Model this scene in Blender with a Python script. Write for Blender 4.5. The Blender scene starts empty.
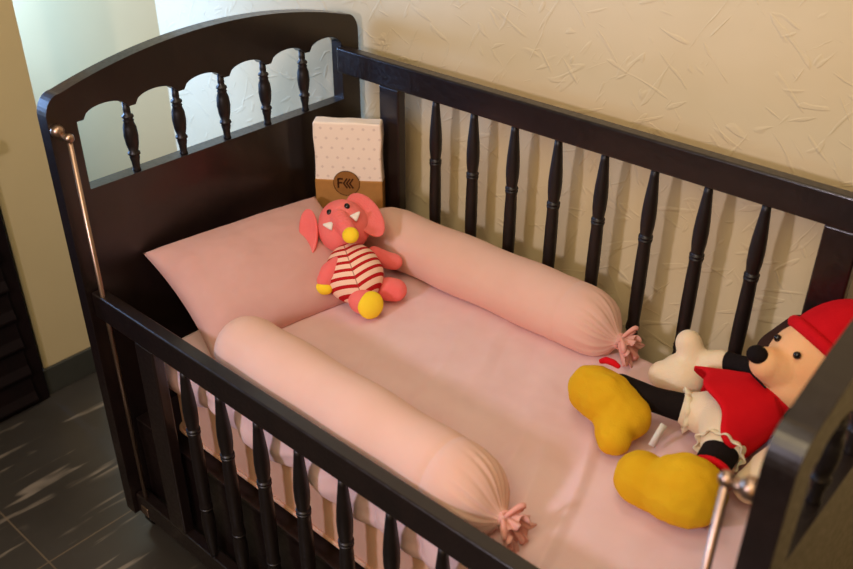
import bpy, bmesh, math, random
from mathutils import Vector, Matrix, noise
PI = math.pi
random.seed(7)
scene = bpy.context.scene
COL = scene.collection

# ------------------------------------------------------------------ helpers
def rgb(r, g, b):
    f = lambda c: ((c/255 + .055)/1.055)**2.4 if c > 10 else c/255/12.92
    return (f(r), f(g), f(b), 1)

def put(name, bm, m, parent=None, smooth=True, loc=None, bevel=0, seg=2, sub=0):
    me = bpy.data.meshes.new(name)
    bmesh.ops.recalc_face_normals(bm, faces=bm.faces)
    bm.to_mesh(me); bm.free()
    if smooth:
        for p in me.polygons: p.use_smooth = True
    o = bpy.data.objects.new(name, me)
    me.materials.append(m)
    COL.objects.link(o)
    if loc is not None: o.location = loc
    if parent is not None: o.parent = parent
    if bevel:
        md = o.modifiers.new('bevel', 'BEVEL'); md.width = bevel; md.segments = seg
        md.limit_method = 'ANGLE'; md.angle_limit = math.radians(40)
        md.harden_normals = True
    if sub:
        md = o.modifiers.new('sub', 'SUBSURF'); md.levels = sub; md.render_levels = sub
    return o

def root(name, loc, label, cat, group=None):
    o = bpy.data.objects.new(name, None); COL.objects.link(o)
    o.location = loc; o.empty_display_size = .05
    tag(o, label, cat, group)
    return o

def tag(o, label, cat, group=None):
    o['label'] = label; o['category'] = cat
    if group: o['group'] = group

def struct(o):
    o['kind'] = 'structure'; return o

def box(bm, x0, x1, y0, y1, z0, z1):
    vs = [bm.verts.new((x, y, z)) for x in (x0, x1) for y in (y0, y1) for z in (z0, z1)]
    for f in ((0,1,3,2), (4,6,7,5), (0,4,5,1), (2,3,7,6), (0,2,6,4), (1,5,7,3)):
        bm.faces.new([vs[i] for i in f])

def lathe(bm, prof, seg=20, M=None, fn=None):
    """prof: list of (radius, height) along local z; M maps local to target"""
    M = M or Matrix.Identity(4)
    rings = []
    for i, (r, z) in enumerate(prof):
        ring = []
        for k in range(seg):
            a = 2*PI*k/seg
            rr = r*(fn(a, i, z) if fn else 1)
            ring.append(bm.verts.new(M @ Vector((rr*math.cos(a), rr*math.sin(a), z))))
        rings.append(ring)
    for A, B in zip(rings, rings[1:]):
        for k in range(seg):
            bm.faces.new((A[k], A[(k+1) % seg], B[(k+1) % seg], B[k]))
    bm.faces.new(rings[0][::-1]); bm.faces.new(rings[-1])

def ell(bm, c, r, M3=None, u=28, v=18):
    M = Matrix.Translation(c) @ (M3.to_4x4() if M3 else Matrix.Identity(4)) @ Matrix.Diagonal((r[0], r[1], r[2], 1))
    bmesh.ops.create_uvsphere(bm, u_segments=u, v_segments=v, radius=1, matrix=M)

def align(z, x=None):
    """3x3 with local z along z"""
    z = Vector(z).normalized()
    x = Vector(x) if x is not None else (Vector((1, 0, 0)) if abs(z.x) < .9 else Vector((0, 1, 0)))
    y = z.cross(x).normalized(); x = y.cross(z)
    return Matrix((x, y, z)).transposed()

def capsule(bm, a, b, ra, rb, n=16, m=7):
    a = Vector(a); b = Vector(b); L = (b-a).length
    M = Matrix.Translation(a) @ align(b-a).to_4x4()
    prof = [(max(ra*math.sin(t*PI/2/m), 1e-4), -ra*math.cos(t*PI/2/m)) for t in range(m)]
    prof += [(ra + (rb-ra)*t/4, L*t/4) for t in range(5)]
    prof += [(max(rb*math.cos(t*PI/2/m), 1e-4), L + rb*math.sin(t*PI/2/m)) for t in range(1, m+1)]
    lathe(bm, prof, n, M)

def tube(bm, pts, r, n=10, closed=False):
    pts = [Vector(p) for p in pts]; rings = []
    N = len(pts)
    for i, p in enumerate(pts):
        d = (pts[(i+1) % N] - pts[i-1]) if closed else (pts[min(i+1, N-1)] - pts[max(i-1, 0)])
        M = align(d, (0.3, 0.2, 0.93))
        rr = r[i] if isinstance(r, (list, tuple)) else r
        rings.append([bm.verts.new(p + M @ Vector((rr*math.cos(2*PI*k/n), rr*math.sin(2*PI*k/n), 0))) for k in range(n)])
    R = rings + ([rings[0]] if closed else [])
    for A, B in zip(R, R[1:]):
        for k in range(n): bm.faces.new((A[k], A[(k+1) % n], B[(k+1) % n], B[k]))
    if not closed:
        bm.faces.new(rings[0][::-1]); bm.faces.new(rings[-1])

def blob(bm, voxel=.004, smooth=6):
    """fuse overlapping closed shapes into one smooth skin"""
    me = bpy.data.meshes.new('tmp'); bmesh.ops.recalc_face_normals(bm, faces=bm.faces)
    bm.to_mesh(me); bm.free()
    o = bpy.data.objects.new('tmp', me); COL.objects.link(o)
    md = o.modifiers.new('r', 'REMESH'); md.mode = 'VOXEL'; md.voxel_size = voxel
    md = o.modifiers.new('s', 'SMOOTH'); md.iterations = smooth; md.factor = .5
    dg = bpy.context.evaluated_depsgraph_get()
    ev = o.evaluated_get(dg)
    out = bmesh.new(); out.from_mesh(ev.to_mesh())
    ev.to_mesh_clear()
    bpy.data.objects.remove(o); bpy.data.meshes.remove(me)
    return out

def n3(x, y, z=0, s=1): return noise.noise(Vector((x*s, y*s, z*s)))

# ------------------------------------------------------------------ materials
class NT:
    def __init__(s, name):
        s.m = bpy.data.materials.new(name); s.m.use_nodes = True
        s.t = s.m.node_tree; s.b = s.t.nodes['Principled BSDF']
    def n(s, typ, **kw):
        nd = s.t.nodes.new(typ)
        for k, v in kw.items():
            if k.startswith('i_'): 
                key = k[2:].replace('_', ' ')
                nd.inputs[int(key) if key.isdigit() else key].default_value = v
            else: setattr(nd, k, v)
        return nd
    def l(s, a, b): s.t.links.new(a, b)
    def coord(s, scale=(1, 1, 1), rot=(0, 0, 0)):
        tc = s.n('ShaderNodeTexCoord'); mp = s.n('ShaderNodeMapping')
        mp.inputs['Scale'].default_value = scale; mp.inputs['Rotation'].default_value = rot
        s.l(tc.outputs['Object'], mp.inputs['Vector']); return mp.outputs['Vector']
    def ramp(s, fac, stops):
        r = s.n('ShaderNodeValToRGB'); e = r.color_ramp.elements
        while len(e) < len(stops): e.new(.5)
        for el, (p, c) in zip(e, stops): el.position = p; el.color = c
        s.l(fac, r.inputs['Fac']); return r.outputs['Color']
    def math(s, op, a, b=None):
        m = s.n('ShaderNodeMath', operation=op)
        for i, v in enumerate((a, b)):
            if v is None: continue
            if isinstance(v, (int, float)): m.inputs[i].default_value = v
            else: s.l(v, m.inputs[i])
        return m.outputs[0]
    def bump(s, h, strength=.3, dist=.01):
        b = s.n('ShaderNodeBump'); b.inputs['Strength'].default_value = strength
        b.inputs['Distance'].default_value = dist
        s.l(h, b.inputs['Height']); s.l(b.outputs[0], s.b.inputs['Normal'])

def wood(name, c0, c1, rough=.34):
    t = NT(name)
    v = t.coord((3, 3, 3))
    no = t.n('ShaderNodeTexNoise', i_Scale=6.0, i_Detail=6.0, i_Roughness=.65)
    t.l(v, no.inputs['Vector'])
    t.l(t.ramp(no.outputs['Fac'], [(.3, c0), (.75, c1)]), t.b.inputs['Base Color'])
    n2 = t.n('ShaderNodeTexNoise', i_Scale=40.0, i_Detail=4.0); t.l(v, n2.inputs['Vector'])
    t.l(t.ramp(n2.outputs['Fac'], [(.3, (rough-.06,)*3+(1,)), (.7, (rough+.1,)*3+(1,))]), t.b.inputs['Roughness'])
    t.bump(n2.outputs['Fac'], .05, .002)
    t.b.inputs['Specular IOR Level'].default_value = .45 if rough < .6 else .15
    if rough < .4:
        t.b.inputs['Coat Weight'].default_value = .45; t.b.inputs['Coat Roughness'].default_value = .16
    return t.m

def fabric(name, c, c2=None, weave=900, bump=.12, sheen=.25, soft=.3, fuzz=0):
    t = NT(name)
    v = t.coord()
    no = t.n('ShaderNodeTexNoise', i_Scale=14.0, i_Detail=5.0); t.l(v, no.inputs['Vector'])
    c2 = c2 or tuple(x*.9 for x in c[:3]) + (1,)
    t.l(t.ramp(no.outputs['Fac'], [(.3, c2), (.7, c)]), t.b.inputs['Base Color'])
    w = t.n('ShaderNodeTexNoise', i_Scale=float(weave), i_Detail=2.0); t.l(v, w.inputs['Vector'])
    t.bump(w.outputs['Fac'], bump, .0015)
    t.b.inputs['Roughness'].default_value = .9
    t.b.inputs['Specular IOR Level'].default_value = .15
    t.b.inputs['Sheen Weight'].default_value = sheen
    t.b.inputs['Sheen Roughness'].default_value = .5
    t.b.inputs['Sheen Tint'].default_value = tuple(min(1, x*1.3) for x in c[:3]) + (1,)
    if soft:
        t.b.subsurface_method = 'RANDOM_WALK' if hasattr(t.b, 'subsurface_method') else None
        t.b.inputs['Subsurface Weight'].default_value = soft
        t.b.inputs['Subsurface Radius'].default_value = (1, .35, .25)
        t.b.inputs['Subsurface Scale'].default_value = .02
    return t.m

def plain(name, c, rough=.5, metal=0, spec=.5):
    t = NT(name)
    no = t.n('ShaderNodeTexNoise', i_Scale=60.0, i_Detail=3.0); t.l(t.coord(), no.inputs['Vector'])
    t.l(t.ramp(no.outputs['Fac'], [(.3, tuple(x*.88 for x in c[:3])+(1,)), (.7, c)]), t.b.inputs['Base Color'])
    t.b.inputs['Roughness'].default_value = rough; t.b.inputs['Metallic'].default_value = metal
    t.b.inputs['Specular IOR Level'].default_value = spec
    return t.m

def plaster(name, c, c2, strokes=True):
    t = NT(name)
    v = t.coord()
    no = t.n('ShaderNodeTexNoise', i_Scale=2.5, i_Detail=4.0); t.l(v, no.inputs['Vector'])
    t.l(t.ramp(no.outputs['Fac'], [(.35, c2), (.65, c)]), t.b.inputs['Base Color'])
    t.b.inputs['Roughness'].default_value = .75
    t.b.inputs['Specular IOR Level'].default_value = .25
    if strokes:
        tot = None
        for k, (ang, sc, hi) in enumerate(((.45, 5.6, .69), (1.05, 6.8, .69), (-.35, 6.2, .69), (2.3, 7.6, .70))):
            a = t.n('ShaderNodeTexNoise', i_Scale=sc, i_Detail=1.0, i_Distortion=.9)
            mp = t.n('ShaderNodeMapping'); tc = t.n('ShaderNodeTexCoord')
            vr = t.n('ShaderNodeVectorRotate', rotation_type='Y_AXIS'); vr.inputs['Angle'].default_value = ang
            mp.inputs['Scale'].default_value = (1.5, 1, 7.5); mp.inputs['Location'].default_value = (k*3.1, k, k*1.7)
            t.l(tc.outputs['Object'], vr.inputs['Vector']); t.l(vr.outputs[0], mp.inputs['Vector']); t.l(mp.outputs[0], a.inputs['Vector'])
            st = t.ramp(a.outputs['Fac'], [(hi-.03, (0,0,0,1)), (hi+.02, (1,1,1,1))])
            tot = st if tot is None else t.math('ADD', tot, st)
        f = t.n('ShaderNodeTexNoise', i_Scale=38.0, i_Detail=4.0); t.l(v, f.inputs['Vector'])
        f2 = t.n('ShaderNodeTexNoise', i_Scale=9.0, i_Detail=2.0); t.l(v, f2.inputs['Vector'])
        tot = t.math('ADD', t.math('MULTIPLY', tot, .5), t.math('ADD', t.math('MULTIPLY', f.outputs['Fac'], .4), t.math('MULTIPLY', f2.outputs['Fac'], .5)))
        t.bump(tot, .42, .0045)
    return t.m

def tile(name):
    t = NT(name)
    v = t.coord()
    # pale veins running mostly along y, broken into short streaks
    a = t.n('ShaderNodeTexNoise', i_Scale=4.2, i_Detail=2.0, i_Distortion=.5); t.l(t.coord((9.0, 1.2, 1), (0, 0, .2)), a.inputs['Vector'])
    vein = t.ramp(a.outputs['Fac'], [(.59, (0,0,0,1)), (.64, (.5,.5,.5,1)), (.69, (1,1,1,1))])
    b = t.n('ShaderNodeTexNoise', i_Scale=7.0, i_Detail=2.0); t.l(v, b.inputs['Vector'])
    m = t.ramp(b.outputs['Fac'], [(.42, (0,0,0,1)), (.56, (1,1,1,1))])
    vm = t.math('MULTIPLY', vein, m)
    c = t.n('ShaderNodeTexNoise', i_Scale=3.0, i_Detail=5.0); t.l(v, c.inputs['Vector'])
    base = t.ramp(c.outputs['Fac'], [(.3, rgb(52, 47, 40)), (.7, rgb(70, 65, 58))])
    mx = t.n('ShaderNodeMix', data_type='RGBA'); t.l(t.math('MULTIPLY', vm, .55), mx.inputs['Factor'])
    t.l(base, mx.inputs[6]); mx.inputs[7].default_value = rgb(165, 150, 130)
    # grout grid, 0.6 m tiles
    tc = t.n('ShaderNodeTexCoord'); sp = t.n('ShaderNodeSeparateXYZ'); t.l(tc.outputs['Object'], sp.inputs[0])
    def line(o, off):
        fr = t.math('FRACT', t.math('DIVIDE', t.math('ADD', o, 10.2 + off), .6))
        d = t.math('ABSOLUTE', t.math('SUBTRACT', fr, .5))
        return t.math('LESS_THAN', d, .0032)
    g = t.math('MAXIMUM', line(sp.outputs[0], .388), line(sp.outputs[1], .464))
    m2 = t.n('ShaderNodeMix', data_type='RGBA'); t.l(t.math('MULTIPLY', g, .6), m2.inputs['Factor'])
    t.l(mx.outputs[2], m2.inputs[6]); m2.inputs[7].default_value = rgb(120, 102, 80)
    t.l(m2.outputs[2], t.b.inputs['Base Color'])
    t.b.inputs['Roughness'].default_value = .3
    return t.m

M_WOOD = wood('espresso_wood', rgb(18, 10, 9), rgb(30, 18, 15))
M_WOOD_S = wood('espresso_turned', rgb(15, 9, 8), rgb(25, 16, 13), .42)
M_CHEST = wood('mahogany_dark', rgb(13, 6, 5), rgb(24, 11, 9), .62)
M_WALL = plaster('trowelled_plaster', rgb(222, 205, 168), rgb(212, 193, 152))
M_PIER = plaster('cream_paint', rgb(206, 186, 138), rgb(200, 180, 132), False)
M_GREEN = plaster('pale_green_paint', rgb(205, 216, 196), rgb(198, 210, 190), False)
M_BASE = plain('charcoal_skirting_tile', rgb(62, 62, 54), .35)
M_FLOOR = tile('charcoal_marble_tile')
M_BRASS = plain('aged_copper_steel', rgb(176, 148, 128), .34, 1)
M_SHEET = fabric('pink_sheet_cotton', rgb(242, 197, 196), rgb(236, 188, 187))
M_BOLST = fabric('blush_cotton', rgb(222, 182, 166), rgb(217, 176, 159))
M_PILLOW = fabric('pink_pillow_cotton', rgb(208, 164, 156), rgb(202, 157, 148))
M_TIE = fabric('pink_tie_cotton', rgb(226, 164, 152), rgb(218, 152, 140))
M_MATT = fabric('mattress_ticking', rgb(220, 172, 148), rgb(212, 164, 140))
M_EPINK = fabric('coral_plush', rgb(240, 126, 120), rgb(230, 106, 104), 300, .5, .5)
M_EYEL = fabric('yellow_plush', rgb(250, 216, 58), rgb(244, 202, 40), 300, .4, .3)
M_WHITE = fabric('white_felt', rgb(236, 226, 214))
M_BLACK = plain('black_bead', rgb(14, 10, 10), .2)
M_YBOOT = fabric('golden_plush', rgb(212, 168, 28), rgb(202, 152, 18), 350, .4, .3)
M_RED = fabric('red_velour', rgb(206, 16, 26), rgb(186, 8, 20), 400, .3, .35, .1)
M_CREAM = fabric('cream_plush', rgb(232, 212, 180), rgb(222, 200, 166), 350, .5, .4)
M_TAN = fabric('tan_plush', rgb(238, 184, 132), rgb(230, 172, 120), 350, .4, .3)
M_DARK = fabric('black_brown_plush', rgb(26, 18, 16), rgb(14, 9, 8), 300, .6, .15, 0)
M_EAR = fabric('dark_brown_plush', rgb(58, 36, 26), rgb(44, 26, 18), 300, .4, .2, 0)
M_KRAFT = plain('kraft_card', rgb(178, 126, 66), .8, 0, .2)
M_INK = plain('dark_print', rgb(66, 36, 16), .8, 0, .1)
M_CIRC = plain('kraft_circle', rgb(150, 100, 48), .8, 0, .2)

def stripes():
    t = NT('red_and_cream_knit')
    tc = t.n('ShaderNodeTexCoord'); sp = t.n('ShaderNodeSeparateXYZ'); t.l(tc.outputs['Object'], sp.inputs[0])
    ax = t.math('ABSOLUTE', sp.outputs[0])
    v = t.math('ADD', t.math('SUBTRACT', sp.outputs[2], t.math('MULTIPLY', ax, .3)), 1.0)
    fr = t.math('FRACT', t.math('DIVIDE', v, .0152))
    st = t.math('LESS_THAN', fr, .4)
    mx = t.n('ShaderNodeMix', data_type='RGBA'); t.l(st, mx.inputs['Factor'])
    mx.inputs[6].default_value = rgb(246, 206, 180); mx.inputs[7].default_value = rgb(182, 26, 32)
    seam = t.math('LESS_THAN', ax, .0011)
    m2 = t.n('ShaderNodeMix', data_type='RGBA'); t.l(t.math('MULTIPLY', seam, .6), m2.inputs['Factor'])
    t.l(mx.outputs[2], m2.inputs[6]); m2.inputs[7].default_value = rgb(150, 70, 60)
    t.l(m2.outputs[2], t.b.inputs['Base Color'])
    w = t.n('ShaderNodeTexNoise', i_Scale=500.0); t.bump(w.outputs['Fac'], .4, .0015)
    t.b.inputs['Roughness'].default_value = .9; t.b.inputs['Specular IOR Level'].default_value = .1
    return t.m
M_STRIPE = stripes()

def swaddle():
    t = NT('cream_print_cotton')
    tc = t.n('ShaderNodeTexCoord'); sp = t.n('ShaderNodeSeparateXYZ'); t.l(tc.outputs['Object'], sp.inputs[0])
    row = t.math('FLOOR', t.math('DIVIDE', t.math('ADD', sp.outputs[2], 1), .021))
    off = t.math('MULTIPLY', t.math('MODULO', row, 2), .011)
    fx = t.math('SUBTRACT', t.math('FRACT', t.math('DIVIDE', t.math('ADD', t.math('ADD', sp.outputs[0], 1), off), .022)), .5)
    fz = t.math('SUBTRACT', t.math('FRACT', t.math('DIVIDE', t.math('ADD', sp.outputs[2], 1), .021)), .5)
    # small soft marks: triangle-ish
    d = t.math('ADD', t.math('ABSOLUTE', fx), t.math('ABSOLUTE', fz))
    k = t.math('LESS_THAN', d, .17)
    mx = t.n('ShaderNodeMix', data_type='RGBA'); t.l(t.math('MULTIPLY', k, .55), mx.inputs['Factor'])
    mx.inputs[6].default_value = rgb(246, 228, 208); mx.inputs[7].default_value = rgb(206, 184, 170)
    t.l(mx.outputs[2], t.b.inputs['Base Color']); t.b.inputs['Roughness'].default_value = .85
    t.b.inputs['Specular IOR Level'].default_value = .2
    return t.m
M_SWAD = swaddle()

# ------------------------------------------------------------------ the room
WALL_Y = .72
bm = bmesh.new(); box(bm, -2.6, 3.2, -2.6, WALL_Y + .1, -.06, 0)
struct(put('floor', bm, M_FLOOR, smooth=False))
bm = bmesh.new(); box(bm, -.785, 3.2, WALL_Y, WALL_Y + .1, 0, 2.7)
struct(put('wall_back', bm, M_WALL, smooth=False))
# splayed pale-green window reveal, cream pier in front of it
bm = bmesh.new()
pl = [(-.785, .72), (-.785, .82), (-1.30, .52), (-1.20, .44)]
v0 = [bm.verts.new((x, y, 0)) for x, y in pl]; v1 = [bm.verts.new((x, y, 2.7)) for x, y in pl]
for i in range(4): bm.faces.new((v0[i], v0[(i+1) % 4], v1[(i+1) % 4], v1[i]))
bm.faces.new(v0[::-1]); bm.faces.new(v1)
struct(put('wall_reveal', bm, M_PIER, smooth=False))
bm = bmesh.new(); box(bm, -.70, -.61, .128, .264, 0, 2.7)
struct(put('wall_pier', bm, M_PIER, smooth=False))
bm = bmesh.new(); box(bm, -.71, -.602, .120, .27, 0, .078)
struct(put('baseboard_left', bm, M_BASE, smooth=False, bevel=.003))
bm = bmesh.new(); box(bm, -.78, 3.2, WALL_Y - .01, WALL_Y, 0, .078)
struct(put('baseboard_back', bm, M_BASE, smooth=False, bevel=.003))
bm = bmesh.new(); box(bm, 3.2, 3.3, -2.6, WALL_Y + .1, 0, 2.7)
struct(put('wall_right', bm, M_WALL, smooth=False))
# window wall behind the pier (the source of the cool light)
bm = bmesh.new()
box(bm, -1.40, -1.30, -2.6, .52, 0, .75); box(bm, -1.40, -1.30, -2.6, .52, 2.2, 2.7); box(bm, -1.40, -1.30, -2.6, -.5, .75, 2.2)
struct(put('wall_left', bm, M_GREEN, smooth=False))
bm = bmesh.new()
for a in ((-1.36, -1.32, -.5, -.45, .75, 2.2), (-1.36, -1.32, .45, .5, .75, 2.2), (-1.36, -1.32, -.45, .45, .75, .8),
          (-1.36, -1.32, -.45, .45, 2.15, 2.2), (-1.36, -1.32, -.02, .02, .8, 2.15)): box(bm, *a)
struct(put('window_1', bm, plain('white_frame', rgb(220, 222, 218), .4), smooth=False))

# ------------------------------------------------------------------ crib
L, W, T = 1.198, .70, .03
crib = root('crib', (.6, .35, 0), 'dark espresso wooden baby crib with turned spindles against the plaster wall', 'crib')
CO = Vector((.6, .35, 0))

def board(name, x0, x1):
    """arched end panel with a scalloped window; polygon in y,z"""
    out = [(0, .075), (0, .945)]
    yc, z1 = .35, 1.030
    za = .984                                        # height where corner meets the arch
    R = ((.32)**2 + (z1-za)**2)/(2*(z1-za))
    arch = lambda y: z1 - R + math.sqrt(R*R - (y-yc)**2)
    # rounded shoulder
    for k in range(1, 9):
        t = k/9*PI/2
        out.append((.030*(1-math.cos(t)), .945 + (za-.945)*math.sin(t)))
    for k in range(0, 31): 
        y = .030 + .640*k/30
        out.append((y, arch(y)))
    for k in range(8, 0, -1):
        t = k/9*PI/2
        out.append((W-.030*(1-math.cos(t)), .945 + (za-.945)*math.sin(t)))
    out += [(W, .945), (W, .075)]
    a = .050
    hole = [(a, .808), (a, .930)]
    sp = [a] + [.149 + .1007*i for i in range(5)] + [W-a]
    for i in range(6):
        p, q = sp[i], sp[i+1]; w = q-p
        for k in range(0, 17):
            t = k/16
            if i == 0 and k == 0: continue
            if t < .14 or t > .95: z = .930
            else:
                s = (t-.14)/.81
                z = .932 + .0165*math.sqrt(max(0, 1-(2*s-1)**2))
            hole.append((p + w*t, z))
    hole += [(W-a, .808)]
    bm = bmesh.new()
    def loop(pts):
        vs = [bm.verts.new((x1-CO.x, y-CO.y, z)) for y, z in pts]
        return [bm.edges.new((vs[i], vs[(i+1) % len(vs)])) for i in range(len(vs))]
    e = loop(out) + loop(hole)
    r = bmesh.ops.triangle_fill(bm, edges=e, use_beauty=True, use_dissolve=False)
    fs = [f for f in r['geom'] if isinstance(f, bmesh.types.BMFace)]
    ex = bmesh.ops.extrude_face_region(bm, geom=fs)
    for v in [g for g in ex['geom'] if isinstance(g, bmesh.types.BMVert)]: v.co.x = x0 - CO.x
    o = put(name, bm, M_WOOD, crib, smooth=False, bevel=.003, seg=2)
    # turned spindles in the window
    prof0 = [(.0, .0058), (.12, .0065), (.17, .0062), (.19, .0098), (.215, .0105), (.24, .0075), (.26, .0098), (.28, .0085),
             (.36, .0118), (.48, .0128), (.60, .0112), (.70, .0082), (.72, .0108), (.745, .0112), (.765, .0085), (.79, .0092), (.86, .0072), (.95, .0066), (1, .0085)]
    h0, h1 = .806, .936
    me = None
    for i in range(5):
        if me is None:
            b2 = bmesh.new(); lathe(b2, [(r, (1-t)*(h1-h0)) for t, r in prof0], 20)
            s = put('spindle', b2, M_WOOD_S, o, loc=((x0+x1)/2+.003-CO.x, sp[1]-CO.y, h0)); me = s
        else:
            s = me.copy(); COL.objects.link(s); s.parent = o; s.location = ((x0+x1)/2+.003-CO.x, sp[1+i]-CO.y, h0)
    return o
board('headboard', -T, 0)
board('footboard', L, L + T)

HG, HR, HB = .540, .0525, .049
def gate(y0, y1, ztop, sy, dx=0):
    z0 = ztop - HG
    bm = bmesh.new()
    g = .0015
    box(bm, g-CO.x, L-g-CO.x, y0-CO.y, y1-CO.y, ztop-HR, ztop)
    box(bm, g-CO.x, L-g-CO.x, y0-CO.y, y1-CO.y, z0, z0+HB)
    for xa, xb in ((.121, .1746), (L-.1746, L-.121)):
        box(bm, xa-CO.x, xb-CO.x, y0+.001-CO.y, y1-.001-CO.y, z0+HB-.001, ztop-HR+.001)
    o = put('side_gate', bm, M_WOOD, crib, smooth=False, bevel=.004, seg=3)
    h = HG - HR - HB + .004
    prof = [(0, .0065), (.03, .0075), (.08, .0095), (.14, .0118), (.19, .0128), (.235, .0124), (.27, .0108), (.283, .0098), (.2835, .0122), (.288, .0125), (.2925, .0122),
            (.293, .0105), (.2975, .0105), (.298, .0122), (.302, .0124), (.307, .0118), (.32, .0108), (.38, .0116), (.5, .0122)]
    full = prof + [(1-t, r) for t, r in prof[-2::-1]]
    b2 = bmesh.new(); lathe(b2, [(r, (1-t)*h) for t, r in full][::-1], 20)
    zc = z0 + HB - .002
    s0 = put('spindle', b2, M_WOOD_S, o, loc=(.2653+dx-CO.x, sy-CO.y, zc))
    for i in range(1, 8):
        s = s0.copy(); COL.objects.link(s); s.parent = o
        s.location = (.2653 + .0954*i + dx - CO.x, sy - CO.y, zc)
    return o
gate(.633, .658, .924, .6455)          # raised, by the wall
gate(.0085, .0335, .620, .0165, -.007)        # lowered, near side

# slatted base under the mattress, with an added shade panel
bm = bmesh.new()
box(bm, .004-CO.x, L-.004-CO.x, .042-CO.y, .070-CO.y, .255, .305); box(bm, .004-CO.x, L-.004-CO.x, .60-CO.y, .628-CO.y, .255, .305)
box(bm, .004-CO.x, L-.004-CO.x, .042-CO.y, .628-CO.y, .299, .311)
box(bm, .004-CO.x, L-.004-CO.x, .044-CO.y, .058-CO.y, .10, .256)  # added dark panel standing in for the shade under the bed
put('base_and_shade_panel', bm, M_WOOD, crib, smooth=False, bevel=.002)
# guide rods for the lowered side
for x, sgn, dz in ((.03, -1, 0), (L-.03, 1, -.018)):
    bm = bmesh.new(); lathe(bm, [(.0045, .10), (.0045, .915+dz)], 14, Matrix.Translation((x-CO.x, .016-CO.y, 0)))
    rod = put('guide_rod', bm, M_BRASS, crib)
    bm = bmesh.new(); ell(bm, (x-CO.x, .016-CO.y, .920+dz), (.0085, .0085, .0085), u=20, v=14)
    lathe(bm, [(.006, 0), (.006, .026)], 12, Matrix.Translation((x-CO.x, .016-CO.y, .920+dz)) @ align((sgn, -.1, 0)).to_4x4())
    ell(bm, (x+sgn*.024-CO.x, .011-CO.y, .927+dz), (.0115, .0115, .0115), u=20, v=14)
    put('rod_knob', bm, M_BRASS, rod)
    bm = bmesh.new(); box(bm, x-.012-CO.x, x+.012-CO.x, .006-CO.y, .026-CO.y, .085, .108)
    put('rod_bracket', bm, M_BRASS, rod, bevel=.002)
# casters
for x in (-.015, L+.015):
    for y in (.06, .64):
        bm = bmesh.new()
        lathe(bm, [(.027, -.011), (.03, -.008), (.03, .008), (.027, .011)], 24, Matrix.Translation((x-CO.x, y-CO.y, .03)) @ align((1, 0, 0)).to_4x4())
        box(bm, x-.013-CO.x, x+.013-CO.x, y-.012-CO.y, y+.012-CO.y, .05, .079)
        put('caster', bm, M_BLACK, crib)

# ------------------------------------------------------------------ bedding
ZB = .54
mat_o = root('mattress', (.646, .335, .3115), 'pale pink mattress in the crib seen between the near spindles', 'mattress')
bm = bmesh.new(); box(bm, -.528, .528, -.268, .270, .0, .213)
bmesh.ops.bevel(bm, geom=list(bm.edges), offset=.03, segments=4, affect='EDGES', profile=.6)
put('mattress_body', bm, M_MATT, mat_o)
for z in (.026,):
    pts = []
    for (cx, cy, a0) in ((.508, .250, 0), (-.508, .250, 90), (-.508, -.248, 180), (.508, -.248, 270)):
        for k in range(5):
            a = math.radians(a0 + 90*k/4); pts.append((cx+.022*math.cos(a), cy+.022*math.sin(a), z))
    bm = bmesh.new(); tube(bm, pts, .004, 8, True); put('piping', M_TIE and bm, M_MATT, mat_o)

def sheet():
    bm = bmesh.new()
    NX, x0, x1 = 300, .112, L-.014
    # profile across: front skirt -> top -> back skirt
    prof = []
    yf, yb = .061, .616
    for k in range(16): prof.append(('f', k/15))
    for k in range(1, 110): prof.append(('t', k/110))
    for k in range(10): prof.append(('b', k/9))
    grid = []
    for i in range(NX+1):
        x = x0 + (x1-x0)*i/NX
        col = []
        e = min((x-x0), (x1-x))
        drop = .03*max(0, 1-e/.035)**2
        for kind, t in prof:
            if kind == 't':
                y = yf + .014 + (yb-yf-.028)*t
                ed = min(y-yf, yb-y)
                z = ZB - .010*max(0, 1-ed/.05)**2
                # long soft creases running across the bed plus fine puckers
                a = x*9.5 + y*3.2 + .5*n3(x*3, y*3, 1)
                c = abs(n3(a, y*1.3, 4))
                z += .026*max(0, .21-c)*max(0, min(1, (x-.3)/.3))*(1+n3(x*4, y*4, 9))
                z += .0055*n3(x*7+y*2, y*2.6, 3) + .0024*n3(x*17+y*5, y*6, 8) + .0006*n3(x*45, y*40, 2)
                z += .003*math.exp(-((y-.30-.25*(x-.75))/.035)**2)*math.exp(-((x-.72)/.12)**2)
                col.append((x, y, z-drop))
            else:
                s = t if kind == 'f' else 1-t          # 0 hem .. 1 top
                puff = abs(math.sin(PI*(x/.083 + .6*n3(x*6, 0, 7) + .35*s*n3(x*4, 1, 3))))**.7
                hem = .436 + .026*n3(x*9, 2, 5)
                z = hem + (ZB-.010-hem)*s
                bul = math.sin(PI*min(1, s*1.12))**.8 if s < .89 else 0
                dy = .002 + .021*bul*(.1+.9*puff)*(.8+.5*n3(x*8, 4, 2)) + .004*n3(x*22, s*5, 4)*bul - .012*(1-s)**6
                if s > .8: dy -= .014*((s-.8)/.2)**1.6 
                y = yf - dy if kind == 'f' else yb + dy*.6
                z += .003*n3(x*20, s*3, 6)*(1-s)
                col.append((x, y, z-drop*s))
        grid.append([bm.verts.new(p) for p in col])
    for A, B in zip(grid, grid[1:]):
        for j in range(len(A)-1): bm.faces.new((A[j], A[j+1], B[j+1], B[j]))
    o = put('bed_sheet', bm, M_SHEET)
    tag(o, 'pink fitted sheet with soft creases covering the crib mattress', 'sheet')
    md = o.modifiers.new('solid', 'SOLIDIFY'); md.thickness = .002; md.offset = -1
    return o
sheet()

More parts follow.
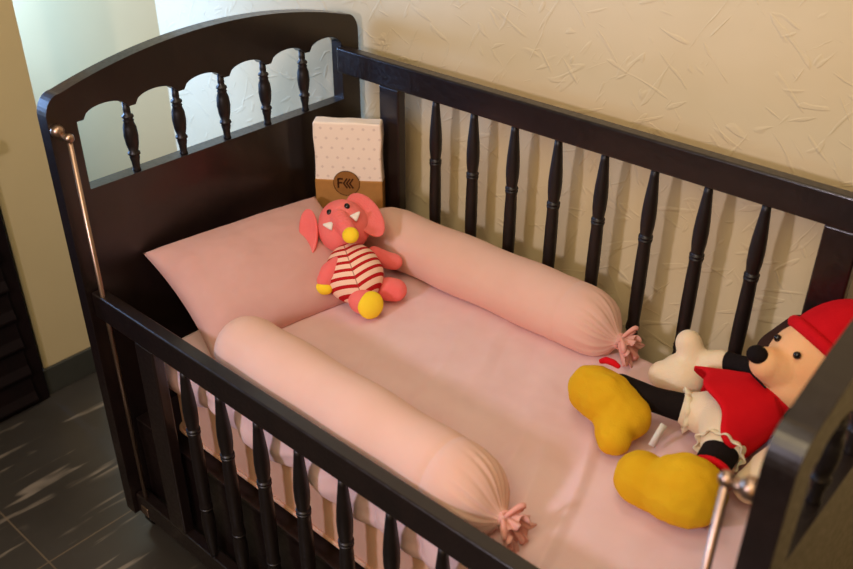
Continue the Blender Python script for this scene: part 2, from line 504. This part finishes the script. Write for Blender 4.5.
def pillow():
    W2, H2, TH = .192, .132, .062
    r = root('pillow', (.235, .29, .545), 'pink rectangular pillow leaning against the headboard', 'pillow')
    bm = bmesh.new(); N = 56
    tilt = math.radians(25)
    def P(u, v, s):
        # u along y (width), v up the slope
        pin = 1 - .085*(1-abs(v)**2.2)*0 
        y = u*W2*(1 - .06*(1-v*v)*abs(u)); l = v*H2*(1 - .06*(1-u*u)*abs(v))
        h = TH*(max(0, 1-abs(u)**2.4)*max(0, 1-abs(v)**2.4))**.5
        edge = 1-max(abs(u), abs(v))
        wr = .004*n3(u*2.2, v*3.2, s*5) + .0035*n3(u*7, v*2.5, 3+s)*max(0, abs(u)-.45)*2 + .0012*n3(u*9, v*9, s)
        n = s*(h + wr*min(1, edge*6))
        x = -l*math.cos(tilt) + n*math.sin(tilt)
        z = l*math.sin(tilt) + n*math.cos(tilt)
        return (x, y - .012*v*0, z)
    top = [[bm.verts.new(P(-1+2*i/N, -1+2*j/N, 1)) for j in range(N+1)] for i in range(N+1)]
    bot = [[top[i][j] if i in (0, N) or j in (0, N) else bm.verts.new(P(-1+2*i/N, -1+2*j/N, -.62)) for j in range(N+1)] for i in range(N+1)]
    for i in range(N):
        for j in range(N):
            bm.faces.new((top[i][j], top[i+1][j], top[i+1][j+1], top[i][j+1]))
            bm.faces.new((bot[i][j], bot[i][j+1], bot[i+1][j+1], bot[i+1][j]))
    o = put('pillow_cover', bm, M_PILLOW, r)
    o.location = Vector((.150, .294, .597)) - r.location
    o.rotation_euler = (math.radians(-.5), 0, math.radians(-8))
    return r
pillow()

def bolster(loc, rz, label, tilt=0, seed=1):
    Rb, LN = .061, .595
    r = root('bolster', loc, label, 'bolster pillow', 'pink bolsters in the crib')
    r.rotation_euler = (0, tilt, rz)
    bm = bmesh.new()
    st = [(0.0, .006), (.004, .022), (.011, .036), (.022, .047), (.04, .0545), (.06, .057)]
    st += [(.06 + (LN-.19)*k/30, .0575 + .0012*math.sin(k*.5+seed)) for k in range(1, 31)]
    xs = LN-.10
    st += [(xs-.015, .0578), (xs-.002, .0574), (xs, .0566), (xs+.002, .0574), (xs+.018, .0575), (xs+.034, .0568), (xs+.05, .0548), (xs+.062, .0512),
           (xs+.073, .0455), (xs+.081, .0385), (xs+.087, .031), (xs+.092, .0235), (xs+.096, .0165), (xs+.101, .0105), (xs+.106, .0092)]
    SEG = 120; rings = []
    for i, (x, rr) in enumerate(st):
        ring = []
        g = max(0, min(1, (x-xs-.02)/.07))
        for k in range(SEG):
            a = 2*PI*k/SEG
            pl = math.cos(17*a + 2.2*math.sin(2*a+seed) + 1.3*math.sin(5*a)) + .5*math.cos(29*a+seed)
            f = 1 + .06*g*g*pl*(1 if g < .95 else .7)
            f += .02*n3(x*5, math.cos(a)*1.3, math.sin(a)*1.3+seed) + .006*n3(x*14, math.cos(a)*3, math.sin(a)*3+seed*2)
            q = rr*f*1.04
            y, z = q*math.cos(a), q*math.sin(a)
            if z < -.05: z = -.05 + (z+.05)*.25       # rests flat
            sag = -.016*g*g
            ring.append(bm.verts.new((x, y, z + .051 + sag)))
        rings.append(ring)
    for A, B in zip(rings, rings[1:]):
        for k in range(SEG): bm.faces.new((A[k], A[(k+1) % SEG], B[(k+1) % SEG], B[k]))
    bm.faces.new(rings[0][::-1]); bm.faces.new(rings[-1])
    put('bolster_body', bm, M_BOLST, r)
    # cord round the gathered neck, frilled tail and two little loops
    c = Vector((xs+.103, 0, .035))
    bm = bmesh.new()
    tube(bm, [c + Vector((.002*math.sin(3*a), .0118*math.cos(a), .0118*math.sin(a))) for a in [2*PI*k/20 for k in range(20)]], .0034, 8, True)
    knot = c + Vector((.004, -.006, .010))
    ell(bm, knot, (.006, .006, .0055), u=14, v=10)
    for d1, d2, ln in (((.012, .012, .024), (.012, .026, .004), 1), ((.012, -.016, .012), (.018, -.018, -.018), 1)):
        d1 = Vector(d1)*.72; d2 = Vector(d2)*.72; pts = []
        for k in range(13):
            t = k/12; u = math.sin(PI*t)
            pts.append(knot + d1*(u*(1-t)*1.7) + d2*(u*t*1.7))
        tube(bm, pts, [.0026 + .0018*math.sin(PI*k/12) for k in range(13)], 8)
    for d in ((.020, -.010, -.038), (.026, .012, -.034)):
        d = Vector(d)
        tube(bm, [knot + d*(k/8) + Vector((.006*math.sin(PI*k/8), 0, 0)) for k in range(9)], [.0032 + .0016*k/8 for k in range(9)], 8)
    put('tie_cord', bm, M_TIE, r)
    bm = bmesh.new(); rings = []
    for i in range(9):
        t = i/8; ring = []
        for k in range(72):
            a = 2*PI*k/72
            q = (.0095 + .017*t**.8)*(1 + .22*t*math.cos(11*a + math.sin(3*a)*1.2))
            ring.append(bm.verts.new(c + Vector((.002 + .026*t + .005*t*math.cos(7*a), q*math.cos(a), q*math.sin(a)*.9 - .010*t))))
        rings.append(ring)
    for A, B in zip(rings, rings[1:]):
        for k in range(72): bm.faces.new((A[k], A[(k+1) % 72], B[(k+1) % 72], B[k]))
    fr = put('frilled_end', bm, M_TIE, r)
    md = fr.modifiers.new('s', 'SOLIDIFY'); md.thickness = .0014
    return r
bolster((.163, .560, .5415), math.radians(.8), 'pink bolster lying along the far rail beside the plaster wall', 0, 1)
bolster((.268, .108, .5415), math.radians(-.8), 'pink bolster lying along the near lowered rail', 0, 4)

# ------------------------------------------------------------------ folded blanket pack
def pack():
    th = math.radians(36)
    base = Vector((.1005, .559, .543))
    r = root('blanket_pack', base, 'upright cream printed blanket pack with brown card band in the crib corner', 'blanket pack')
    r.rotation_euler = (math.radians(-1), 0, th)
    w, d, h, hb = .070, .034, .262, .137
    bm = bmesh.new()
    box(bm, -w, w, 0, d, 0, h)
    bmesh.ops.subdivide_edges(bm, edges=list(bm.edges), cuts=7, use_grid_fill=True)
    for v in bm.verts:
        if v.co.y > d-.001 or abs(v.co.x) > w-.001: v.co.x *= 1 + .02*math.sin(v.co.z*60)
        v.co.y += .0015*n3(v.co.x*20, v.co.z*20, 3)
        v.co.z += .002*n3(v.co.x*25, v.co.y*25, 3) if v.co.z > .1 else 0
    put('folded_cloth', bm, M_SWAD, r, bevel=.005, seg=3)
    bm = bmesh.new()
    box(bm, -w-.0015, w+.0015, -.0022, d+.002, .012, hb)
    b = put('card_band', bm, M_KRAFT, r, smooth=False, bevel=.003); b['label'] = 'brown card band'
    cx, cz, R = -.004, .131, .0275
    bm = bmesh.new(); lathe(bm, [(R, 0), (R, .0012)], 48, Matrix.Translation((cx, -.0022, cz)) @ align((0, -1, 0)).to_4x4())
    e = put('round_emblem', bm, M_CIRC, b, smooth=False)
    bm = bmesh.new()
    tube(bm, [(cx+R*math.cos(2*PI*k/48), -.0034, cz+R*math.sin(2*PI*k/48)) for k in range(48)], .0006, 6, True)
    def stroke(x0, z0, x1, z1, t=.0013):
        dv = Vector((x1-x0, z1-z0)).normalized(); n = Vector((-dv.y, dv.x))*t
        y0, y1 = -.0032, -.0041
        P = [(x0+n.x, z0+n.y), (x0-n.x, z0-n.y), (x1-n.x, z1-n.y), (x1+n.x, z1+n.y)]
        a = [bm.verts.new((cx+p, y0, cz+q)) for p, q in P]; c = [bm.verts.new((cx+p, y1, cz+q)) for p, q in P]
        bm.faces.new(c); bm.faces.new(a[::-1])
        for i in range(4): bm.faces.new((a[i], a[(i+1) % 4], c[(i+1) % 4], c[i]))
    s = .0108
    stroke(-.0175, -s, -.0175, s, .0019); stroke(-.0175, s-.001, -.0075, s-.001, .0018); stroke(-.0175, .001, -.009, .001, .0017)
    for k in range(3):
        x = -.0065 + .0064*k
        stroke(x, -.0006, x+.0078, s, .0016); stroke(x, .0006, x+.0078, -s, .0016)
    put('lettering', bm, M_INK, b, smooth=False)
    return r
pack()

# ------------------------------------------------------------------ plush elephant
def elephant():
    org = Vector((.305, .395, .545))
    r = root('plush_elephant', org, 'coral pink plush elephant in a red striped shirt sitting against the pillow', 'plush elephant')
    A = Vector((-.74, .33, .585)).normalized()
    F = Vector((.365, -.515, .77)); F = (F - A*F.dot(A)).normalized()
    X = A.cross(F)
    B = Matrix((X, -F, A)).transposed()
    def loc(o, p): o.location = Vector(p) - org; o.rotation_euler = B.to_euler(); return o
    S = lambda x, f, u: (x, -f, u)                     # viewer right, toward viewer, up the body
    body_c = Vector((.287, .388, .606))
    bm = bmesh.new(); ell(bm, (0, 0, 0), (.054, .043, .060), u=36, v=26)
    for v in bm.verts:
        if v.co.z < 0: v.co.x *= 1.04
        else: v.co.x *= 1 - .5*v.co.z
    body = loc(put('striped_body', bm, M_STRIPE, r), body_c); body['label'] = 'red and cream striped shirt body'
    hc = Vector((.220, .430, .662))
    bm = bmesh.new()
    ell(bm, (0, 0, 0), (.051, .046, .049)); ell(bm, S(0, .004, .013), (.045, .042, .042))
    # trunk curling down the front
    capsule(bm, S(-.002, .036, .006), S(.003, .050, -.018), .019, .0175); capsule(bm, S(.003, .050, -.018), S(.007, .055, -.038), .0175, .0155)
    hb = blob(bm, .0026, 4)
    for v in hb.verts:                                  # stitched rings across the trunk
        if -v.co.y > .044: v.co.y += .0011*(1+math.sin(v.co.z*900))
    head = loc(put('head', hb, M_EPINK, r), hc)
    def sub(name, bm, m, **k): return put(name, bm, m, head, **k)
    bm = bmesh.new(); ell(bm, S(.008, .064, -.047), (.0155, .0125, .0155)); sub('trunk_tip', bm, M_EYEL)['label'] = 'yellow trunk tip'
    for s in (-1, 1):
        bm = bmesh.new(); ell(bm, S(.002+s*.0175, .0405, .022), (.0056, .0050, .0062), u=16, v=12); sub('eye', bm, M_BLACK)
        bm = bmesh.new(); lathe(bm, [(.0085, 0), (.0085, .003), (.0062, .009), (.003, .016), (.001, .019)], 16,
                                Matrix.Translation(S(.002+s*.020, .043, -.008)) @ align(S(s*1.0, .05, .55)).to_4x4() @ Matrix.Diagonal((1, .55, 1, 1)))
        sub('tusk', bm, M_WHITE)
        bm = bmesh.new()
        sx, sz = (.030, .053) if s > 0 else (.020, .049)
        ell(bm, (0, 0, 0), (sx, .0095, sz), u=30, v=20)
        for v in bm.verts:
            d = (v.co.x/sx)**2 + (v.co.z/sz)**2
            v.co.y -= .011*d                            # cupped towards the face
            v.co.x *= 1 + .10*v.co.z/sz
        M = Matrix.Translation(S(.045, .002, .004) if s > 0 else S(-.063, .004, .008)) @ Matrix.Rotation(math.radians(-13 if s > 0 else 14), 4, 'Y') @ Matrix.Rotation(math.radians(20*s), 4, 'Z')
        bmesh.ops.transform(bm, matrix=M, verts=bm.verts)
        sub('ear', bm, M_EPINK)
    # arms and legs with yellow pads (given in crib coordinates)
    def limb(name, pts, pad=None):
        bm = bmesh.new()
        for (p, a), (q, b) in zip(pts, pts[1:]): capsule(bm, Vector(p)-org, Vector(q)-org, a, b)
        o = put(name, blob(bm, .003, 5), M_EPINK, r)
        if pad:
            p, rad, nrm = pad
            b2 = bmesh.new(); ell(b2, Vector(p)-org, rad, align(nrm)); put('pad', b2, M_EYEL, o)['label'] = 'yellow felt pad'
        return o
    limb('arm', [((.272, .376, .634), .015), ((.264, .350, .616), .0195), ((.262, .338, .602), .0165)], ((.266, .328, .590), (.019, .013, .011), (.3, -.8, -.5)))
    limb('arm', [((.282, .448, .622), .014), ((.296, .470, .602), .017), ((.303, .482, .596), .0165)])
    limb('leg', [((.315, .368, .582), .020), ((.332, .362, .576), .025), ((.343, .366, .572), .0245)], ((.354, .364, .574), (.0255, .0265, .0145), (.72, -.2, .3)))
    limb('leg', [((.318, .412, .576), .018), ((.336, .432, .570), .0235), ((.345, .440, .568), .0225)])
    return r
elephant()

# ------------------------------------------------------------------ big plush toy at the foot end
def plush_toy():
    org = Vector((1.0, .45, .545))
    r = root('plush_toy', org, 'large plush toy in red dress and yellow boots lying at the foot end', 'plush toy')
    V = lambda p: Vector(p) - org
    def part(name, bm, m, vox=.0035, parent=r, sm=6):
        b = blob(bm, vox, sm)
        if name == 'boot':                               # soft stuffed creases
            b.normal_update()
            for v in b.verts:
                k = v.co
                v.co = k + v.normal*(.0022*n3(k.x*30 + k.z*22, k.y*60, k.z*34 + 3) + .0012*n3(k.x*75, k.y*70, k.z*80))
        return put(name, b, m, parent)
    def caps(bm, pts):
        for (p, a), (q, b) in zip(pts, pts[1:]): capsule(bm, V(p), V(q), a, b)
    # legs
    bm = bmesh.new(); caps(bm, [((.846, .424, .610), .017), ((.900, .434, .602), .020), ((.955, .456, .597), .024)]); lg = part('leg', bm, M_DARK)
    bm = bmesh.new(); caps(bm, [((1.040, .325, .600), .024), ((1.034, .372, .604), .026), ((1.030, .42, .610), .028)]); lg2 = part('leg', bm, M_DARK)
    # boots
    bm = bmesh.new()
    caps(bm, [((.815, .394, .600), .040), ((.842, .389, .600), .044), ((.886, .387, .589), .035)])
    caps(bm, [((.872, .372, .586), .035), ((.887, .345, .576), .0275)])
    part('boot', bm, M_YBOOT, .004, sm=4)
    bm = bmesh.new(); tube(bm, [V((.806, .424, .634)), V((.816, .422, .643)), V((.830, .421, .645)), V((.842, .422, .641))], [.005, .006, .006, .004], 10); part('boot_trim', bm, M_RED, .002)
    bm = bmesh.new()
    caps(bm, [((.968, .283, .588), .039), ((.985, .283, .588), .039)])
    caps(bm, [((1.012, .284, .594), .044), ((1.028, .290, .600), .051), ((1.036, .292, .600), .050)])
    part('boot', bm, M_YBOOT, .004, sm=4)
    bm = bmesh.new(); a0 = V((1.044, .335, .606))
    Mr = align((-.1, 1, .1))
    tube(bm, [a0 + Mr @ Vector((.028*math.cos(2*PI*k/20), .028*math.sin(2*PI*k/20), 0)) for k in range(20)], .0055, 8, True); put('boot_trim', bm, M_RED, r)
    # bloomers, torso, dress
    bm = bmesh.new()
    caps(bm, [((.957, .456, .597), .030), ((1.005, .462, .605), .048)]); caps(bm, [((1.028, .405, .610), .034), ((1.012, .455, .608), .046)])
    part('bloomers', bm, M_CREAM)
    def frill(c, n, R, m):
        bm = bmesh.new(); Mx = align(n); rings = []
        for t in (0, .5, 1):
            rings.append([bm.verts.new(V(c) + Mx @ Vector(((R+.006*t)*(1+.10*t*math.cos(9*a))*math.cos(a), (R+.006*t)*(1+.10*t*math.cos(9*a))*math.sin(a), .014*t))) for a in [2*PI*k/72 for k in range(72)]])
        for A, B in zip(rings, rings[1:]):
            for k in range(72): bm.faces.new((A[k], A[(k+1) % 72], B[(k+1) % 72], B[k]))
        o = put('leg_frill', bm, m, r); md = o.modifiers.new('s', 'SOLIDIFY'); md.thickness = .002
    frill((.955, .456, .597), (-.85, -.5, -.05), .027, M_CREAM); frill((1.030, .398, .609), (.1, -1, -.1), .030, M_CREAM)
    # skirt: flared cone from waist to hem
    w = Vector((1.055, .505, .640)); hdir = Vector((-.66, -.58, -.30)).normalized()
    bm = bmesh.new(); Mx = align(hdir, (0, 0, 1)); rings = []
    for i in range(11):
        t = i/10; ring = []
        for k in range(96):
            a = 2*PI*k/96
            R = .040 + .044*t**.8
            R *= 1 + .06*t*math.cos(6*a+.6)
            p = w + Mx @ Vector((R*math.cos(a)*.74, R*math.sin(a)*1.06, .088*t + .006*t*math.cos(6*a)))
            p.z = max(p.z, .552 + .003*math.sin(a*5))
            ring.append(bm.verts.new(p - org))
        rings.append(ring)
    for A, B in zip(rings, rings[1:]):
        for k in range(96): bm.faces.new((A[k], A[(k+1) % 96], B[(k+1) % 96], B[k]))
    sk = put('dress_skirt', bm, M_RED, r); md = sk.modifiers.new('s', 'SOLIDIFY'); md.thickness = .004
    bm = bmesh.new(); caps(bm, [((1.040, .490, .628), .040), ((1.066, .530, .650), .038)]); part('dress_top', bm, M_RED)
    bm = bmesh.new(); Mr = align((.1, .75, .35))
    tube(bm, [V((1.066, .530, .652)) + Mr @ Vector((.036*math.cos(2*PI*k/24), .036*math.sin(2*PI*k/24), 0)) for k in range(24)], .008, 8, True); put('collar', bm, M_RED, r)
    # arms and mitts
    bm = bmesh.new(); caps(bm, [((1.035, .53, .650), .019), ((.985, .553, .640), .018), ((.950, .562, .628), .018)]); part('arm', bm, M_DARK)
    bm = bmesh.new(); caps(bm, [((.945, .560, .626), .021), ((.928, .556, .616), .024)]); 
    ell(bm, V((.897, .538, .590)), (.040, .040, .034)); caps(bm, [((.905, .552, .606), .024), ((.888, .556, .640), .0215)])
    caps(bm, [((.90, .53, .592), .03), ((.870, .520, .586), .024)])
    part('mitt', bm, M_CREAM)
    bm = bmesh.new(); caps(bm, [((1.090, .50, .640), .019), ((1.105, .45, .612), .019)]); part('arm', bm, M_DARK)
    bm = bmesh.new(); caps(bm, [((1.105, .445, .610), .023), ((1.100, .415, .592), .032)]); caps(bm, [((1.100, .405, .588), .033), ((1.088, .380, .580), .026)]); part('mitt', bm, M_CREAM)
    # head: tan puppy face with drooping dark ears and a plain red cap
    hc = Vector((1.060, .558, .680))
    f = Vector((-.50, -.62, .36)).normalized()
    up = Vector((.25, .45, .72)); up = (up - f*up.dot(f)).normalized()
    sd = f.cross(up)                                     # toy's own left
    H = lambda a, b, c: hc - org + sd*a + f*b + up*c
    bm = bmesh.new()
    ell(bm, hc-org, (.064, .060, .064)); ell(bm, H(0, .016, -.024), (.054, .048, .044))
    capsule(bm, H(0, .044, -.016), H(0, .072, -.014), .034, .023)
    head = part('head', bm, M_TAN, .003)
    bm = bmesh.new(); ell(bm, H(0, .094, -.006), (.014, .013, .012)); put('nose', bm, M_DARK, head)
    for s in (-1, 1):
        bm = bmesh.new(); ell(bm, H(s*.023, .0585, .017), (.0052, .0052, .0052), u=16, v=12); put('eye', bm, M_BLACK, head)
        bm = bmesh.new()
        caps2 = [(H(s*.040, -.008, .050), .013), (H(s*.062, .004, .030), .017), (H(s*.072, .012, -.012), .021), (H(s*.072, .016, -.052), .019)]
        for (p, a), (q, b) in zip(caps2, caps2[1:]): capsule(bm, p, q, a, b)
        b3 = blob(bm, .003, 6); put('ear', b3, M_EAR, head)
    bm = bmesh.new(); capsule(bm, H(-.018, .070, -.040), H(.018, .070, -.040), .0014, .0014, 8, 3); put('mouth', bm, M_DARK, head)
    # knitted cap with a rolled brim
    bm = bmesh.new(); Mc = align(up*.94 - f*.34); cc = H(0, -.016, .022)
    prof = [(.066*math.cos(t*PI/2/12)+.001, .088*math.sin(t*PI/2/12)) for t in range(12)] + [(.003, .0885)]
    lathe(bm, prof, 40, Matrix.Translation(cc) @ Mc.to_4x4())
    cap = put('knitted_cap', bm, M_RED, r)
    bm = bmesh.new(); tube(bm, [cc + Mc @ Vector((.066*math.cos(2*PI*k/40), .066*math.sin(2*PI*k/40), .002)) for k in range(40)], .009, 10, True)
    put('cap_brim', bm, M_RED, cap)
    c0 = hc - org
    for o in [head, cap] + list(head.children) + list(cap.children):
        for v in o.data.vertices: v.co = c0 + (v.co - c0)*1.1 + Vector((.022, .000, .004))
    # sewn-in care tag
    bm = bmesh.new(); box(bm, -.006, .006, -.0006, .0006, -.018, .020)
    tg = put('care_tag', bm, M_WHITE, r, loc=V((.932, .396, .572))); tg.rotation_euler = (math.radians(-25), math.radians(32), math.radians(40))
    return r
plush_toy()

# ------------------------------------------------------------------ dark chest at the left
def chest():
    r = root('chest', (-.78, -.26, 0), 'dark brown wooden chest with ridged front beside the cream wall pier', 'chest')
    bm = bmesh.new(); box(bm, -.20, .19, -.34, .378, .0, .70)
    put('chest_body', bm, M_CHEST, r, smooth=False, bevel=.004)
    bm = bmesh.new(); box(bm, -.21, .235, -.36, .36, .70, .73); put('chest_top', bm, M_CHEST, r, smooth=False, bevel=.006)
    d0 = None
    for k in range(8):
        z = .02 + .0815*k
        if d0 is None:
            bm = bmesh.new()
            pr = [(.0, .0), (.020, .004), (.020, .010), (.010, .030), (.006, .070), (.006, .078), (0, .078)]
            a = [bm.verts.new((x, -.345, z2)) for x, z2 in pr]; b = [bm.verts.new((x, .342, z2)) for x, z2 in pr]
            for i in range(len(pr)): bm.faces.new((a[i], a[(i+1) % len(pr)], b[(i+1) % len(pr)], b[i]))
            bm.faces.new(a[::-1]); bm.faces.new(b)
            d0 = put('drawer_front', bm, M_CHEST, r, smooth=False, loc=(.19, 0, z), bevel=.002); o = d0
        else:
            o = d0.copy(); COL.objects.link(o); o.parent = r; o.location = (.19, 0, z)
chest()

# ------------------------------------------------------------------ light
def area(name, loc, target, size, power, color, sy=None):
    l = bpy.data.lights.new(name, 'AREA'); l.energy = power; l.color = color
    l.shape = 'RECTANGLE' if sy else 'SQUARE'; l.size = size
    if sy: l.size_y = sy
    o = bpy.data.objects.new(name, l); COL.objects.link(o); o.location = loc
    o.rotation_euler = (Vector(target) - Vector(loc)).to_track_quat('-Z', 'Y').to_euler()
    return o
area('ceiling_lamp', (1.2, -1.15, 2.45), (.75, .4, .6), 1.1, 23, (1, .81, .52))
area('bed_fill', (.72, .05, 2.35), (.68, .28, .5), .5, 5, (1, .84, .68))  # added fill above the bed, brightens the sheet and its pink bounce
area('warm_fill', (1.7, -1.35, 1.25), (.6, .7, .75), .8, 3.2, (1, .52, .16))  # added orange fill, lifts the shadows on the wall behind the rails
area('room_lamp', (.58, -1.35, 1.46), (.6, .7, .62), .14, 13.5, (.90, .82, 1))
area('window_daylight', (-1.27, -.05, 1.04), (0, .72, 1.0), .8, 40, (.29, .52, 1), .42)
w = bpy.data.worlds.new('world'); scene.world = w; w.use_nodes = True
bg = w.node_tree.nodes['Background']; bg.inputs[0].default_value = (1, .76, .48, 1); bg.inputs[1].default_value = .19

# ------------------------------------------------------------------ camera
cd = bpy.data.cameras.new('camera'); cam = bpy.data.objects.new('camera', cd); COL.objects.link(cam)
pi_, ya, ro = 0.549, 0.725, 0.0041
fw = Vector((-math.sin(ya)*math.cos(pi_), math.cos(ya)*math.cos(pi_), -math.sin(pi_)))
rt = Vector((math.cos(ya), math.sin(ya), 0)); up = rt.cross(fw)
r2 = rt*math.cos(ro) + up*math.sin(ro); u2 = up*math.cos(ro) - rt*math.sin(ro)
R = Matrix((r2, u2, -fw)).transposed().to_4x4()
cam.matrix_world = Matrix.Translation((1.3714, -.6288, 1.4865)) @ R
cd.sensor_width = 36; cd.lens = 911.04/853*36; cd.clip_start = .05
cd.dof.use_dof = True; cd.dof.focus_distance = 1.62; cd.dof.aperture_fstop = 4.2
scene.camera = cam
scene.view_settings.view_transform = 'Standard'
scene.view_settings.look = 'None'
scene.view_settings.exposure = 0
